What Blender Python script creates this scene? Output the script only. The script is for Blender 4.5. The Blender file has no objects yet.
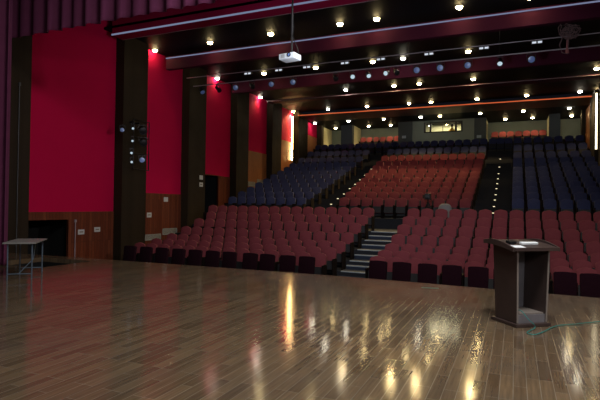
import bpy, bmesh, math, random
from mathutils import Vector, Matrix
random.seed(7)
S = bpy.context.scene
COL = S.collection
PI = math.pi

# ------------------------------------------------------------------ helpers
def at(x, y, axis, val):
    """point of the hall seen at pixel (x, y) of the 600x400 photograph on the plane axis = val"""
    v = RX*((x-300)/F) + UX*((200-y)/F) + HX
    t = (val-EYE[axis])/v[axis]
    return EYE + v*t
F, YAW, PITCH, ROLL = 490., math.radians(23.7), math.radians(.606), math.radians(.857)
EYE = Vector((0, 0, 1.55))
HX = Vector((-math.sin(YAW)*math.cos(PITCH), math.cos(YAW)*math.cos(PITCH), math.sin(PITCH)))
_r = Vector((math.cos(YAW), math.sin(YAW), 0)); _u = _r.cross(HX)
RX = _r*math.cos(ROLL)+_u*math.sin(ROLL); UX = -_r*math.sin(ROLL)+_u*math.cos(ROLL)

class MB:
    """collects shapes in a bmesh and links them as ONE mesh object"""
    def __init__(s): s.bm = bmesh.new(); s.mi = 0
    def _done(s, verts):
        for v in verts:
            for f in v.link_faces: f.material_index = s.mi
    def box(s, x0, x1, y0, y1, z0, z1, bev=0, seg=2, M=None):
        g = bmesh.ops.create_cube(s.bm, size=1)['verts']
        for v in g:
            v.co = Vector(((x0+x1)/2+v.co.x*(x1-x0), (y0+y1)/2+v.co.y*(y1-y0), (z0+z1)/2+v.co.z*(z1-z0)))
        vs = g
        if bev:
            es = list({e for v in g for e in v.link_edges})
            r = bmesh.ops.bevel(s.bm, geom=es, offset=bev, segments=seg, affect='EDGES', profile=.5)
            vs = list({v for f in r['faces'] for v in f.verts} | {v for v in g if v.is_valid})
        if M is not None:
            for v in vs: v.co = M @ v.co
        s._done(vs); return s
    def prism(s, pts, axis, a, b, bev=0):
        """polygon pts in the two other axes, extruded along axis from a to b"""
        def P(p, t):
            return Vector((t, p[0], p[1])) if axis == 0 else Vector((p[0], t, p[1])) if axis == 1 else Vector((p[0], p[1], t))
        A = [s.bm.verts.new(P(p, a)) for p in pts]; B = [s.bm.verts.new(P(p, b)) for p in pts]
        n = len(pts); fs = [s.bm.faces.new(A), s.bm.faces.new(B[::-1])]
        for i in range(n): fs.append(s.bm.faces.new((A[i], B[i], B[(i+1) % n], A[(i+1) % n])))
        bmesh.ops.recalc_face_normals(s.bm, faces=fs)
        for f in fs: f.material_index = s.mi
        if bev:
            es = list({e for f in fs for e in f.edges})
            r = bmesh.ops.bevel(s.bm, geom=es, offset=bev, segments=2, affect='EDGES', profile=.5)
            for f in r['faces']: f.material_index = s.mi
        return s
    def cyl(s, p0, p1, r0, r1=None, n=12, cap=True):
        r1 = r0 if r1 is None else r1
        p0, p1 = Vector(p0), Vector(p1); d = (p1-p0)
        q = d.to_track_quat('Z', 'Y').to_matrix()
        A, B = [], []
        for i in range(n):
            a = 2*PI*i/n; o = q @ Vector((math.cos(a), math.sin(a), 0))
            A.append(s.bm.verts.new(p0+o*r0)); B.append(s.bm.verts.new(p1+o*r1))
        fs = [s.bm.faces.new((A[i], A[(i+1) % n], B[(i+1) % n], B[i])) for i in range(n)]
        if cap: fs += [s.bm.faces.new(A[::-1]), s.bm.faces.new(B)]
        for f in fs: f.material_index = s.mi
        return s
    def tube(s, pts, r, n=6):
        pts = [Vector(p) for p in pts]; rings = []
        for i, p in enumerate(pts):
            d = (pts[min(i+1, len(pts)-1)]-pts[max(i-1, 0)]).normalized()
            q = d.to_track_quat('Z', 'Y').to_matrix()
            rings.append([s.bm.verts.new(p+q @ Vector((math.cos(2*PI*k/n)*r, math.sin(2*PI*k/n)*r, 0))) for k in range(n)])
        for a, b in zip(rings, rings[1:]):
            d0 = min(range(n), key=lambda k: (a[0].co-b[k].co).length)
            for k in range(n):
                f = s.bm.faces.new((a[k], a[(k+1) % n], b[(k+1+d0) % n], b[(k+d0) % n])); f.material_index = s.mi
        for ring in (rings[0][::-1], rings[-1]): s.bm.faces.new(ring).material_index = s.mi
        return s
    def lathe(s, prof, n=16, M=None):
        """profile of (r, z) round the z axis"""
        rings = []
        for r, z in prof:
            rings.append([s.bm.verts.new(Vector((math.cos(2*PI*k/n)*r, math.sin(2*PI*k/n)*r, z))) for k in range(n)])
        for a, b in zip(rings, rings[1:]):
            for k in range(n):
                s.bm.faces.new((a[k], a[(k+1) % n], b[(k+1) % n], b[k])).material_index = s.mi
        s.bm.faces.new(rings[0][::-1]).material_index = s.mi
        s.bm.faces.new(rings[-1]).material_index = s.mi
        if M is not None:
            for ring in rings:
                for v in ring: v.co = M @ v.co
        return s
    def xf(s, M):
        for v in s.bm.verts: v.co = M @ v.co
        return s
    def mesh(s, name, mats, smooth=False):
        bmesh.ops.recalc_face_normals(s.bm, faces=s.bm.faces)
        me = bpy.data.meshes.new(name); s.bm.to_mesh(me); s.bm.free()
        for m in (mats if isinstance(mats, (list, tuple)) else [mats]): me.materials.append(m)
        if smooth:
            for p in me.polygons: p.use_smooth = True
            try: me.set_sharp_from_angle(angle=math.radians(40))
            except Exception: pass
        return me
    def build(s, name, mats, parent=None, loc=None, rz=None, smooth=False):
        o = bpy.data.objects.new(name, s.mesh(name, mats, smooth)); COL.objects.link(o)
        if parent is not None: o.parent = parent
        if loc is not None: o.location = loc
        if rz is not None: o.rotation_euler = (0, 0, rz)
        return o

def tag(o, label=None, cat=None, group=None, kind=None):
    if label: o['label'] = label
    if cat: o['category'] = cat
    if group: o['group'] = group
    if kind: o['kind'] = kind
    return o
def thing(name, loc, label, cat, group=None, rz=0):
    o = bpy.data.objects.new(name, None); COL.objects.link(o); o.empty_display_size = .1
    o.location = loc; o.rotation_euler = (0, 0, rz)
    return tag(o, label, cat, group)
def dup(root, loc, rz, label, group=None):
    r = root.copy(); COL.objects.link(r); r.location = loc; r.rotation_euler = (0, 0, rz); r['label'] = label
    if group: r['group'] = group
    for ch in list(root.children):
        c = ch.copy(); COL.objects.link(c); c.parent = r
        for g in ch.children:
            d = g.copy(); COL.objects.link(d); d.parent = c
    return r
def struct(name, mb, mats, smooth=False): return tag(mb.build(name, mats, smooth=smooth), kind='structure')
ORD = 'zeroth first second third fourth fifth sixth seventh eighth ninth tenth eleventh twelfth thirteenth fourteenth fifteenth sixteenth seventeenth eighteenth nineteenth twentieth twenty-first twenty-second twenty-third twenty-fourth twenty-fifth twenty-sixth twenty-seventh twenty-eighth'.split()

# ------------------------------------------------------------------ materials
def mat(name, col, rough=.6, metal=0, noise=.15, scale=6, bump=0, bscale=60, emit=None, estr=0, spec=.5, sheen=0):
    m = bpy.data.materials.new(name); m.use_nodes = True
    nt = m.node_tree; b = nt.nodes['Principled BSDF']
    b.inputs['Roughness'].default_value = rough; b.inputs['Metallic'].default_value = metal
    b.inputs['Specular IOR Level'].default_value = spec
    b.inputs['Base Color'].default_value = (*col, 1)
    if sheen: b.inputs['Sheen Weight'].default_value = sheen; b.inputs['Sheen Tint'].default_value = (*col, 1)
    tc = nt.nodes.new('ShaderNodeTexCoord')
    if noise:
        n = nt.nodes.new('ShaderNodeTexNoise'); n.inputs['Scale'].default_value = scale; n.inputs['Detail'].default_value = 4
        nt.links.new(tc.outputs['Object'], n.inputs['Vector'])
        r = nt.nodes.new('ShaderNodeMix'); r.data_type = 'RGBA'
        r.inputs[6].default_value = (*[c*(1-noise) for c in col], 1); r.inputs[7].default_value = (*[min(1, c*(1+noise)) for c in col], 1)
        nt.links.new(n.outputs['Fac'], r.inputs[0]); nt.links.new(r.outputs[2], b.inputs['Base Color'])
    if bump:
        n2 = nt.nodes.new('ShaderNodeTexNoise'); n2.inputs['Scale'].default_value = bscale
        nt.links.new(tc.outputs['Object'], n2.inputs['Vector'])
        bp = nt.nodes.new('ShaderNodeBump'); bp.inputs['Strength'].default_value = bump; bp.inputs['Distance'].default_value = .01
        nt.links.new(n2.outputs['Fac'], bp.inputs['Height']); nt.links.new(bp.outputs['Normal'], b.inputs['Normal'])
    if emit: b.inputs['Emission Color'].default_value = (*emit, 1); b.inputs['Emission Strength'].default_value = estr
    return m

def plank_mat(name, c1, c2, cm, width, length, swap, rough, bump=.3, wear=.5, seam=.005):
    """boards: swap 'Y' = boards run along y on a floor, 'Z' = boards run up a wall"""
    m = bpy.data.materials.new(name); m.use_nodes = True; nt = m.node_tree; L = nt.links
    b = nt.nodes['Principled BSDF']
    tc = nt.nodes.new('ShaderNodeTexCoord'); sp = nt.nodes.new('ShaderNodeSeparateXYZ'); L.new(tc.outputs['Object'], sp.inputs[0])
    cb = nt.nodes.new('ShaderNodeCombineXYZ')
    if swap == 'Y': L.new(sp.outputs['Y'], cb.inputs[0]); L.new(sp.outputs['X'], cb.inputs[1])
    else: L.new(sp.outputs['Z'], cb.inputs[0]); L.new(sp.outputs['Y'], cb.inputs[1])
    br = nt.nodes.new('ShaderNodeTexBrick'); L.new(cb.outputs[0], br.inputs['Vector'])
    br.inputs['Scale'].default_value = 1; br.inputs['Brick Width'].default_value = length; br.inputs['Row Height'].default_value = width
    br.inputs['Mortar Size'].default_value = seam; br.inputs['Mortar Smooth'].default_value = .3; br.inputs['Bias'].default_value = -.1
    br.offset = .43; br.offset_frequency = 3
    br.inputs['Color1'].default_value = (*c1, 1); br.inputs['Color2'].default_value = (*c2, 1); br.inputs['Mortar'].default_value = (*cm, 1)
    # grain
    mp = nt.nodes.new('ShaderNodeMapping'); mp.inputs['Scale'].default_value = (2.5, 40, 1); L.new(cb.outputs[0], mp.inputs[0])
    gn = nt.nodes.new('ShaderNodeTexNoise'); gn.inputs['Scale'].default_value = 1; gn.inputs['Detail'].default_value = 5; L.new(mp.outputs[0], gn.inputs['Vector'])
    gr = nt.nodes.new('ShaderNodeMapRange'); gr.inputs[1].default_value = .25; gr.inputs[2].default_value = .75; gr.inputs[3].default_value = .7; gr.inputs[4].default_value = 1.25
    L.new(gn.outputs['Fac'], gr.inputs[0])
    mx = nt.nodes.new('ShaderNodeMix'); mx.data_type = 'RGBA'; mx.blend_type = 'MULTIPLY'; mx.inputs[0].default_value = 1
    L.new(br.outputs['Color'], mx.inputs[6]); L.new(gr.outputs[0], mx.inputs[7])
    # worn patches
    wn = nt.nodes.new('ShaderNodeTexNoise'); wn.inputs['Scale'].default_value = .9; wn.inputs['Detail'].default_value = 8; wn.inputs['Roughness'].default_value = .65
    L.new(tc.outputs['Object'], wn.inputs['Vector'])
    wr = nt.nodes.new('ShaderNodeMapRange'); wr.inputs[1].default_value = .35; wr.inputs[2].default_value = .7; wr.inputs[3].default_value = 0; wr.inputs[4].default_value = wear
    L.new(wn.outputs['Fac'], wr.inputs[0])
    m2 = nt.nodes.new('ShaderNodeMix'); m2.data_type = 'RGBA'; L.new(wr.outputs[0], m2.inputs[0]); L.new(mx.outputs[2], m2.inputs[6])
    g = sum(c1)/3*1.15; m2.inputs[7].default_value = (g*1.12, g*1.0, g*.85, 1)
    L.new(m2.outputs[2], b.inputs['Base Color'])
    rr = nt.nodes.new('ShaderNodeMapRange'); rr.inputs[1].default_value = .3; rr.inputs[2].default_value = .7; rr.inputs[3].default_value = rough*.8; rr.inputs[4].default_value = rough*1.35
    L.new(wn.outputs['Fac'], rr.inputs[0]); L.new(rr.outputs[0], b.inputs['Roughness'])
    bn = nt.nodes.new('ShaderNodeMath'); bn.operation = 'MULTIPLY_ADD'; bn.inputs[1].default_value = .35
    inv = nt.nodes.new('ShaderNodeMath'); inv.operation = 'SUBTRACT'; inv.inputs[0].default_value = 1; L.new(br.outputs['Fac'], inv.inputs[1])
    L.new(gn.outputs['Fac'], bn.inputs[0]); L.new(inv.outputs[0], bn.inputs[2])
    bp = nt.nodes.new('ShaderNodeBump'); bp.inputs['Strength'].default_value = bump; bp.inputs['Distance'].default_value = .004
    L.new(bn.outputs[0], bp.inputs['Height']); L.new(bp.outputs['Normal'], b.inputs['Normal'])
    return m
def emis(name, col, st):
    m = bpy.data.materials.new(name); m.use_nodes = True; nt = m.node_tree; nt.nodes.remove(nt.nodes['Principled BSDF'])
    e = nt.nodes.new('ShaderNodeEmission'); e.inputs[0].default_value = (*col, 1); e.inputs[1].default_value = st
    nt.links.new(e.outputs[0], nt.nodes['Material Output'].inputs[0]); return m
def glass(name):
    m = bpy.data.materials.new(name); m.use_nodes = True; nt = m.node_tree; nt.nodes.remove(nt.nodes['Principled BSDF'])
    t = nt.nodes.new('ShaderNodeBsdfTransparent'); g = nt.nodes.new('ShaderNodeBsdfGlossy'); g.inputs['Roughness'].default_value = .03
    x = nt.nodes.new('ShaderNodeMixShader'); x.inputs[0].default_value = .06
    nt.links.new(t.outputs[0], x.inputs[1]); nt.links.new(g.outputs[0], x.inputs[2]); nt.links.new(x.outputs[0], nt.nodes['Material Output'].inputs[0]); return m

M_FLOOR = plank_mat('stage boards', (.118, .074, .040), (.20, .132, .072), (.26, .21, .15), .108, .62, 'Y', .105, .14, .45, .0035)
M_WOODW = plank_mat('wainscot boards', (.13, .032, .016), (.2, .055, .025), (.03, .01, .006), .14, 3.0, 'Z', .4, .4, .1)
M_WOODO = plank_mat('amber lamplit wainscot', (.30, .10, .028), (.40, .14, .04), (.1, .03, .01), .3, 4.0, 'Z', .36, .25, .1)  # rear wainscot: warm light on the boards put into their colour
M_RIB = plank_mat('dark brown cladding', (.020, .0145, .008), (.030, .0215, .012), (.03, .02, .012), .5, .9, 'Y', .5, .4, .25)
for _m in (M_RIB, M_WOODW): _m.node_tree.nodes['Principled BSDF'].inputs['Specular IOR Level'].default_value = .12
M_RED = mat('red wall fabric', (.52, .002, .054), .9, spec=.15, noise=.06, scale=1.5, bump=.1, bscale=200)
M_MAROON = mat('maroon painted beam', (.052, .0015, .020), .8, noise=.08, scale=1, spec=.25)
M_FASCIA = mat('crimson painted fascia', (.30, .004, .045), .85, noise=.08, scale=1, spec=.2)
M_BLACK = mat('black ceiling paint', (.005, .005, .006), .6, noise=.1, spec=.1)
M_RUST = mat('rust brown soffit', (.10, .03, .018), .4, noise=.1)
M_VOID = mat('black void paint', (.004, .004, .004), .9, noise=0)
M_CREAM = mat('cream wall plaster', (.55, .52, .36), .8, noise=.06, scale=2)
M_SLATE = mat('slate grey wall', (.16, .20, .195), .75, noise=.08, scale=2)
M_COLUMN = mat('blue grey column', (.028, .042, .058), .7, noise=.08)
M_CARPET = mat('dark carpet', (.012, .013, .018), .95, noise=.3, scale=30)
M_STEPC = mat('navy step carpet', (.016, .024, .045), .95, noise=.3, scale=30)
M_NOSE = mat('pale grey step nosing', (.30, .33, .36), .5, noise=.1)
M_SEATR = mat('maroon seat fabric', (.19, .031, .041), .9, noise=.2, scale=9, bump=.2, bscale=250, sheen=.12)
M_SEATB = mat('navy seat fabric', (.037, .046, .125), .9, noise=.2, scale=9, bump=.2, bscale=250, sheen=.12)
M_SEATD = mat('black seat shell', (.010, .009, .011), .6, noise=.1)
M_ARM = mat('dark brown armrest wood', (.010, .006, .005), .7, noise=.2, scale=14, spec=.08)
M_VIP = mat('dark burgundy chair fabric', (.014, .002, .006), .95, noise=.25, scale=10, bump=.15, bscale=200, spec=.15)
M_CURT = mat('plum velvet curtain', (.15, .034, .085), .95, noise=.15, scale=4, spec=.2)
M_METAL = mat('black rig metal', (.012, .012, .013), .45, metal=.3, noise=.1)
M_STEEL = mat('blue grey steel', (.16, .22, .29), .38, metal=.5, noise=.1)
M_PIPE = mat('dull grey pipe', (.42, .36, .40), .5, metal=.2, noise=.1)
M_TABLE = mat('grey table laminate', (.26, .255, .24), .45, noise=.12, scale=8)
M_LECT = mat('dark walnut lectern wood', (.052, .034, .03), .4, noise=.3, scale=5)
M_LECTI = mat('dark lectern lining', (.15, .14, .15), .6, noise=.3, scale=7)
M_LEDGE = mat('worn pale lectern edge', (.20, .17, .15), .55, noise=.2)
M_WHITE = mat('white plastic', (.72, .76, .80), .45, noise=.03)
M_PAPER = mat('white paper', (.85, .9, .92), .7, noise=.03)
M_PLATE = mat('pale switch plate', (.55, .55, .55), .5, noise=.08)
M_BLUEP = mat('pale blue plate', (.20, .27, .38), .5, noise=.08)
M_GRILLE = mat('pale grey vent metal', (.34, .35, .32), .5, noise=.1)
M_TEAL = mat('teal cable sheath', (.02, .22, .2), .5, noise=.1)
M_TAPE = mat('faded green tape', (.07, .11, .085), .7, noise=.3, scale=20)
M_COIL = mat('dusty brown cable', (.17, .10, .10), .7, noise=.2)
M_COILP = mat('pinkish cable end', (.30, .10, .10), .7, noise=.2)
M_CLOTH = mat('grey cloth', (.20, .19, .19), .9, noise=.15, scale=12)
M_LENSB = mat('lens with painted blue reflection', (.26, .40, .85), .25, noise=.2, scale=18, spec=.8)  # bluish reflection in the front glass put into the base colour
M_LENSW = emis('lit lamp lens', (.7, .88, 1), .7)
M_GLASS = glass('booth window glass')
M_LED = emis('cool white light line', (.55, .62, 1.0), .30)
M_LEDD = mat('dim strip diffuser', (.35, .25, .28), .5, noise=0)
M_NEON = emis('orange red light line', (1, .18, .06), .62)
M_STRIP = emis('warm white strip light', (1, .60, .22), 42)
M_STRIPW = emis('pale warm strip light', (1, .85, .55), 5)
M_LAMPW = emis('warm lamp glow', (1, .76, .36), 62)
M_LAMPC = emis('cool lamp glow', (1, .92, .72), 62)
M_RING = mat('lamp trim ring', (.22, .20, .17), .4, metal=.3, noise=0)
M_RINGD = mat('dark grey conduit', (.05, .055, .06), .5, noise=.1)
M_STEP = emis('step light glow', (1, .86, .52), 1.3)
M_BOX = emis('white plate with added glow', (.8, .88, 1), .75)  # plain white plates, faint glow added so they read bright; not lamps
M_SKIN = mat('skin', (.45, .25, .16), .6, noise=.05)
M_HAIR = mat('black hair', (.012, .01, .009), .6, noise=.1)
M_YEL = mat('yellow shirt cloth', (.75, .42, .05), .8, noise=.1)
M_DESK = mat('booth desk grey', (.06, .07, .08), .6, noise=.1)

# ------------------------------------------------------------------ setting
XL, XP, XR = -15.0, -15.45, 4.4        # rib face, panel face, wall on the lectern side
HALL = -.94                            # hall floor below the stage
EDGE = [(-15.4, 9.86), (-12.0, 10.0), (-10.15, 10.08), (-8, 10.15), (-5.8, 10.22), (-3.5, 10.26), (-1.8, 10.2), (-.25, 10.1), (1.4, 10.02), (XR, 9.9)]
b = MB()
b.prism([(-15.4, -3.5), (XR, -3.5), (XR, 8.05), (-15.4, 8.05)], 2, -.12, 0)
b.prism([(-15.4, 8.05), (-12.0, 8.05), (-12.0, 10.0), (-15.4, 9.86)], 2, -.12, 0)
b.prism([(-12.0, 9.62), (-10.15, 9.62), (-10.15, 10.08), (-12.0, 10.0)], 2, -.12, 0)
b.prism([(-10.15, 8.05), (XR, 8.05)] + EDGE[:1:-1], 2, -.12, 0)
struct('floor_stage', b, M_FLOOR)
b = MB()                                # stair well let into the corner of the stage, two steps down
b.box(-12.0, -10.15, 8.0, 8.05, HALL, -.12); b.box(-12.05, -12.0, 8.0, 9.67, HALL, -.12); b.box(-10.15, -10.1, 8.0, 9.67, HALL, -.12)
b.box(-12.0, -10.15, 9.62, 9.67, HALL, -.12); b.box(-10.75, -10.15, 8.05, 9.62, HALL, -.3); b.box(-11.35, -10.75, 8.05, 9.62, HALL, -.55)
struct('stairs_stage', b, M_VOID)
b = MB(); b.prism([(x, y-.06) for x, y in EDGE] + [(x, y-.2) for x, y in EDGE[::-1]], 2, HALL, -.12); struct('wall_stage_front', b, M_CARPET)
b = MB(); b.box(-17.5, XR+.6, -3.6, 42.6, HALL-.2, HALL); struct('floor', b, M_CARPET)

# seat rows: distance from the eye and height of the backrest tops
FRONT = [(14.6+.95*i, z) for i, z in enumerate((.03, .14, .292, .557, .883, 1.18, 1.485))]
EL = (.018, .0305, .041, .0515, .060, .070, .078, .086, .0945, .1055, .119, .133)
REAR = [((22.95+1.05*k) if k < 9 else (32.9, 34.6, 36.2)[k-9], 0) for k in range(12)]
REAR = [(y, 1.55+y*EL[k]) for k, (y, _) in enumerate(REAR)]
SH = .97                               # height of a seat
ROWS = FRONT+REAR
BAYZ = 6.42
AISLES = [(-5.43, -4.12, range(0, 7)), (-9.7, -8.05, range(7, 19)), (-1.72, -.22, range(7, 19))]
tiers = MB(); front_steps = MB(); rear_steps = MB(); nose = MB(); steplist = []
for i, (y, zt) in enumerate(ROWS):
    y0 = y-.56; z = zt-SH
    y1 = ROWS[i+1][0]-.56 if i+1 < len(ROWS) else 38.3
    xs = -14.1 if i < 7 else XP
    if z > HALL+.01: tiers.box(xs, XR, y0, y1, HALL-.05, z)
    if i < 7: tiers.box(XP, xs, y0, y1 if i < 6 else 20.6, HALL-.05, max(HALL+.01, z-.42))
    if i == 6: tiers.box(XP, xs, 20.6, y1, HALL-.05, z)
    zp = ROWS[i-1][1]-SH if i else HALL
    rise = z-zp; n = max(1, round(rise/.155))
    for a0, a1, rng in AISLES:
        if i not in rng: continue
        sb = front_steps if i < 7 else rear_steps
        for k in range(1, n):
            zs = zp+rise*k/n; ys = y0-.36*(n-k)
            sb.box(a0, a1, ys, y0+.001, zs-rise/n, zs)
            if i < 7: nose.box(a0, a1, ys-.012, ys+.055, zs-.03, zs+.006)
            steplist.append((a0, a1, ys, zs, i))
        if i < 7 and rise > .03: nose.box(a0, a1, y0-.012, y0+.055, z-.03, z+.006)
        elif i < 7: nose.box(a0, a1, y0, y0+.06, z, z+.006)
        steplist.append((a0, a1, y0, z, i))
tiers.box(XP, XR, 38.3, 42.2, HALL, BAYZ)
struct('floor_tiers', tiers, M_CARPET)
# carpet laid over the front aisle so that its treads are navy
for i in range(7):
    y0 = FRONT[i][0]-.56; y1 = (FRONT[i+1][0]-.56) if i < 6 else 21.3; z = FRONT[i][1]-SH
    front_steps.box(-5.43, -4.12, y0+.05, y1, z, z+.004)
front_steps.box(-5.43, -4.12, 12.6, 14.0, HALL, HALL+.004)
struct('stairs_front', front_steps, M_STEPC); struct('stairs_rear', rear_steps, M_CARPET); struct('trim_nosing', nose, M_NOSE)

# wall with the red panels
PANELS = [(11.45, 15.7, 1.17), (17.15, 20.2, 2.0), (21.67, 24.8, 3.14), (26.2, 29.4, 4.95), (30.8, 33.7, 6.25), (35.5, 38.5, 7.25)]
RIBS = [(10.3, 11.45), (15.7, 17.15), (20.2, 21.67), (24.8, 26.2), (29.4, 30.8), (33.7, 35.5), (38.5, 39.0)]
for n, (y0, y1) in enumerate(RIBS):
    b = MB(); b.box(XP-.3, XL, y0, y1, HALL, 9.6 if n < 2 else 8.6); struct('trim_%d' % (n+1), b, M_RIB)
DOORS = {0: (11.50, 13.42, .88), 2: (21.72, 23.55, 3.12)}
for n, (y0, y1, zw) in enumerate(PANELS):
    top = 9.6 if n == 0 else 8.6
    b = MB(); b.box(XP-.3, XP, y0, y1, zw, top); struct('wall_left' if n == 0 else 'wall_left.%03d' % n, b, M_RED)
    b = MB()
    if n in DOORS:
        d0, d1, dz = DOORS[n]
        b.box(XP-.04, XP+.03, y0, d0, HALL, zw); b.box(XP-.04, XP+.03, d1, y1, HALL, zw)
        if zw-dz > .02: b.box(XP-.04, XP+.03, d0, d1, dz, zw)
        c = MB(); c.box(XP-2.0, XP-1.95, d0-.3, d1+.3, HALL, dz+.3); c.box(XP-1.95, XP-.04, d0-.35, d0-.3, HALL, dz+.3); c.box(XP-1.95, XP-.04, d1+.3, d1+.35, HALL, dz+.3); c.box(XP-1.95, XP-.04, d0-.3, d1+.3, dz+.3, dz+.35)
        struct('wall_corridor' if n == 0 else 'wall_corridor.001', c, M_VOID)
        f = MB(); t = .05
        f.box(XP-.02, XP+.05, d0-t, d0, HALL if n == 0 else 1.0, dz); f.box(XP-.02, XP+.05, d1, d1+t, HALL if n == 0 else 1.0, dz); f.box(XP-.02, XP+.05, d0-t, d1+t, dz-.0, dz+t)
        struct('door_%d' % (1 if n == 0 else 2), f, M_WOODW)
    else: b.box(XP-.3, XP+.03, y0, y1, HALL, zw)
    struct('trim_%d' % (n+11), b, M_WOODW if n < 3 else M_WOODO)
b = MB(); b.box(XR, XR+.3, -3.5, 42.2, HALL, 11); struct('wall_right', b, M_MAROON)
for n, (y0, y1) in enumerate([(29.4, 30.8), (32.35, 34.3), (38.3, 39.0)]):
    b = MB(); b.box(XR-.28, XR+.01, y0, y1, 3, 8.4); struct('trim_%d' % (n+21), b, M_RIB)
b = MB(); b.box(XR-.05, XR+.01, 34.3, 38.3, 3, 8.4); struct('trim_24', b, M_WOODO)
# stage house behind the camera
b = MB(); b.box(-17, XR+.3, -3.7, -3.5, 0, 11); struct('wall_stage_rear', b, M_VOID)
b = MB(); b.box(-17, -15.4, -3.5, 10.3, HALL, 11); struct('wall_stage_side', b, M_VOID)
b = MB(); b.box(-17, XR+.3, -3.5, 11.0, 10.9, 11.0); struct('ceiling_stage', b, M_BLACK)
# ceilings and the beams that hang under them
b = MB(); b.box(-15.8, XR+.3, 9.3, 15.0, 9.5, 9.6); b.box(-15.8, XR+.3, 15.0, 34.0, 8.6, 8.7); b.box(-15.8, XR+.3, 34.0, 42.4, 8.32, 8.45); b.box(-15.8, XR+.3, 9.3, 9.4, 8.0, 11)
struct('ceiling', b, M_BLACK)
BEAMS = [(15.0, 15.55, 8.3, 9.55, M_FASCIA), (18.36, 18.6, 7.80, 8.39, M_MAROON), (24.2, 24.4, 7.95, 8.55, M_MAROON), (28.5, 29.2, 8.3, 8.38, M_MAROON), (33.55, 36.1, 8.24, 8.34, M_RUST)]
for n, (y0, y1, z0, z1, m) in enumerate(BEAMS):
    b = MB(); b.box(XL, XR, y0, y1, z0, z1); struct('ceiling_beam' if n == 0 else 'ceiling_beam.%03d' % n, b, m)
def line(y, z, m, x0, x1, h, label):
    b = MB(); b.box(x0, x1, y-.035, y, z, z+h); return tag(b.build('light_strip', m), label, 'light strip')
line(15.0, 8.3, M_LED, XL, XR, .055, 'white light line along the ceiling beam nearest the curtain valance')
line(18.36, 8.29, M_LED, XL, XR, .042, 'white light line on the ceiling beam behind the hanging projector')
line(15.60, 8.3, M_LEDD, XL, XR, .03, 'thin unlit strip along the rear edge of the beam nearest the valance')
line(28.5, 8.31, M_LEDD, XL, XR, .03, 'unlit strip along the ceiling beam behind the stage lights')
line(33.55, 8.25, M_NEON, XL, XR, .055, 'glowing orange-red light line on the beam above the back rows')
def vstrip(x0, x1, y, z0, z1, m, label):
    t = thing('light_strip', ((x0+x1)/2, y, z0), label, 'light strip')
    b = MB(); b.box(x0-(x0+x1)/2, x1-(x0+x1)/2, -.03, 0, 0, z1-z0); b.build('diffuser', m, t)
    b = MB(); b.box(x0-(x0+x1)/2-.02, x1-(x0+x1)/2+.02, 0, .03, -.02, z1-z0+.02); b.build('housing', M_RING, t)
vstrip(XP+.06, XP+.14, 33.35, 4.9, 8.2, M_STRIP, 'upright warm strip light glowing on the red wall above navy seats')
vstrip(XR-.24, XR-.16, 32.31, 5.0, 8.2, M_STRIPW, 'upright pale strip light on the wall behind the lectern side')
# back wall: four columns, side bays set back, flush middle bay with the booth
YB = 39.0
COLS = [(-13.45, -12.48), (-8.63, -7.51), (-2.87, -2.03), (2.17, 2.87)]
for n, (a, c) in enumerate(COLS):
    b = MB(); b.box(a, c, YB, YB+.55, HALL, 8.4); struct('wall_back_column' if n == 0 else 'wall_back_column.%03d' % n, b, M_COLUMN)
    b = MB()
    if n != 1: b.box(c-.3, c-.005, YB+.55, 41.6, 5, 8.4)
    if n != 2: b.box(a+.005, a+.3, YB+.55, 41.6, 5, 8.4)
    struct('wall_bay_side' if n == 0 else 'wall_bay_side.%03d' % n, b, M_CREAM)
b = MB(); b.box(-15.8, XR+.3, 41.6, 41.8, HALL, 8.45); struct('wall_back', b, M_SLATE)
b = MB(); b.box(-15.8, -15.2, YB, 41.6, HALL, 8.4); struct('wall_left_end', b, M_CREAM)
WX0, WX1, WZ0, WZ1 = -6.55, -3.78, 7.42, 8.12
b = MB(); b.box(-7.51, WX0, YB+.1, YB+.25, HALL, 8.4); b.box(WX1, -2.87, YB+.1, YB+.25, HALL, 8.4); b.box(WX0, WX1, YB+.1, YB+.25, HALL, WZ0); b.box(WX0, WX1, YB+.1, YB+.25, WZ1, 8.4)
struct('wall_back_booth', b, M_SLATE)
b = MB(); b.box(-7.6, -7.51, YB+.25, 41.6, 5, 8.4); b.box(-2.87, -2.8, YB+.25, 41.6, 5, 8.4); b.box(-7.5, -2.88, 41.4, 41.6, 5, 8.4); struct('wall_booth_inside', b, M_CREAM)
b = MB(); pw = [WX0, -6.18, -6.05, -4.28, -4.13, WX1]
b.box(WX0-.06, WX1+.06, YB+.06, YB+.12, WZ0-.06, WZ0+.02); b.box(WX0-.06, WX1+.06, YB+.06, YB+.12, WZ1-.02, WZ1+.06)
for a, c in ((WX0-.06, WX0+.08), (pw[1], pw[2]), (pw[3], pw[4]), (WX1-.05, WX1+.06)): b.box(a, c, YB+.06, YB+.2, WZ0-.06, WZ1+.06)
b.box(-5.2, -5.15, YB+.08, YB+.14, WZ0, WZ1)
win = struct('window_1', b, M_SEATD)
g = MB(); g.box(WX0, WX1, YB+.15, YB+.156, WZ0, WZ1); g.build('pane', M_GLASS, win)

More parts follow.
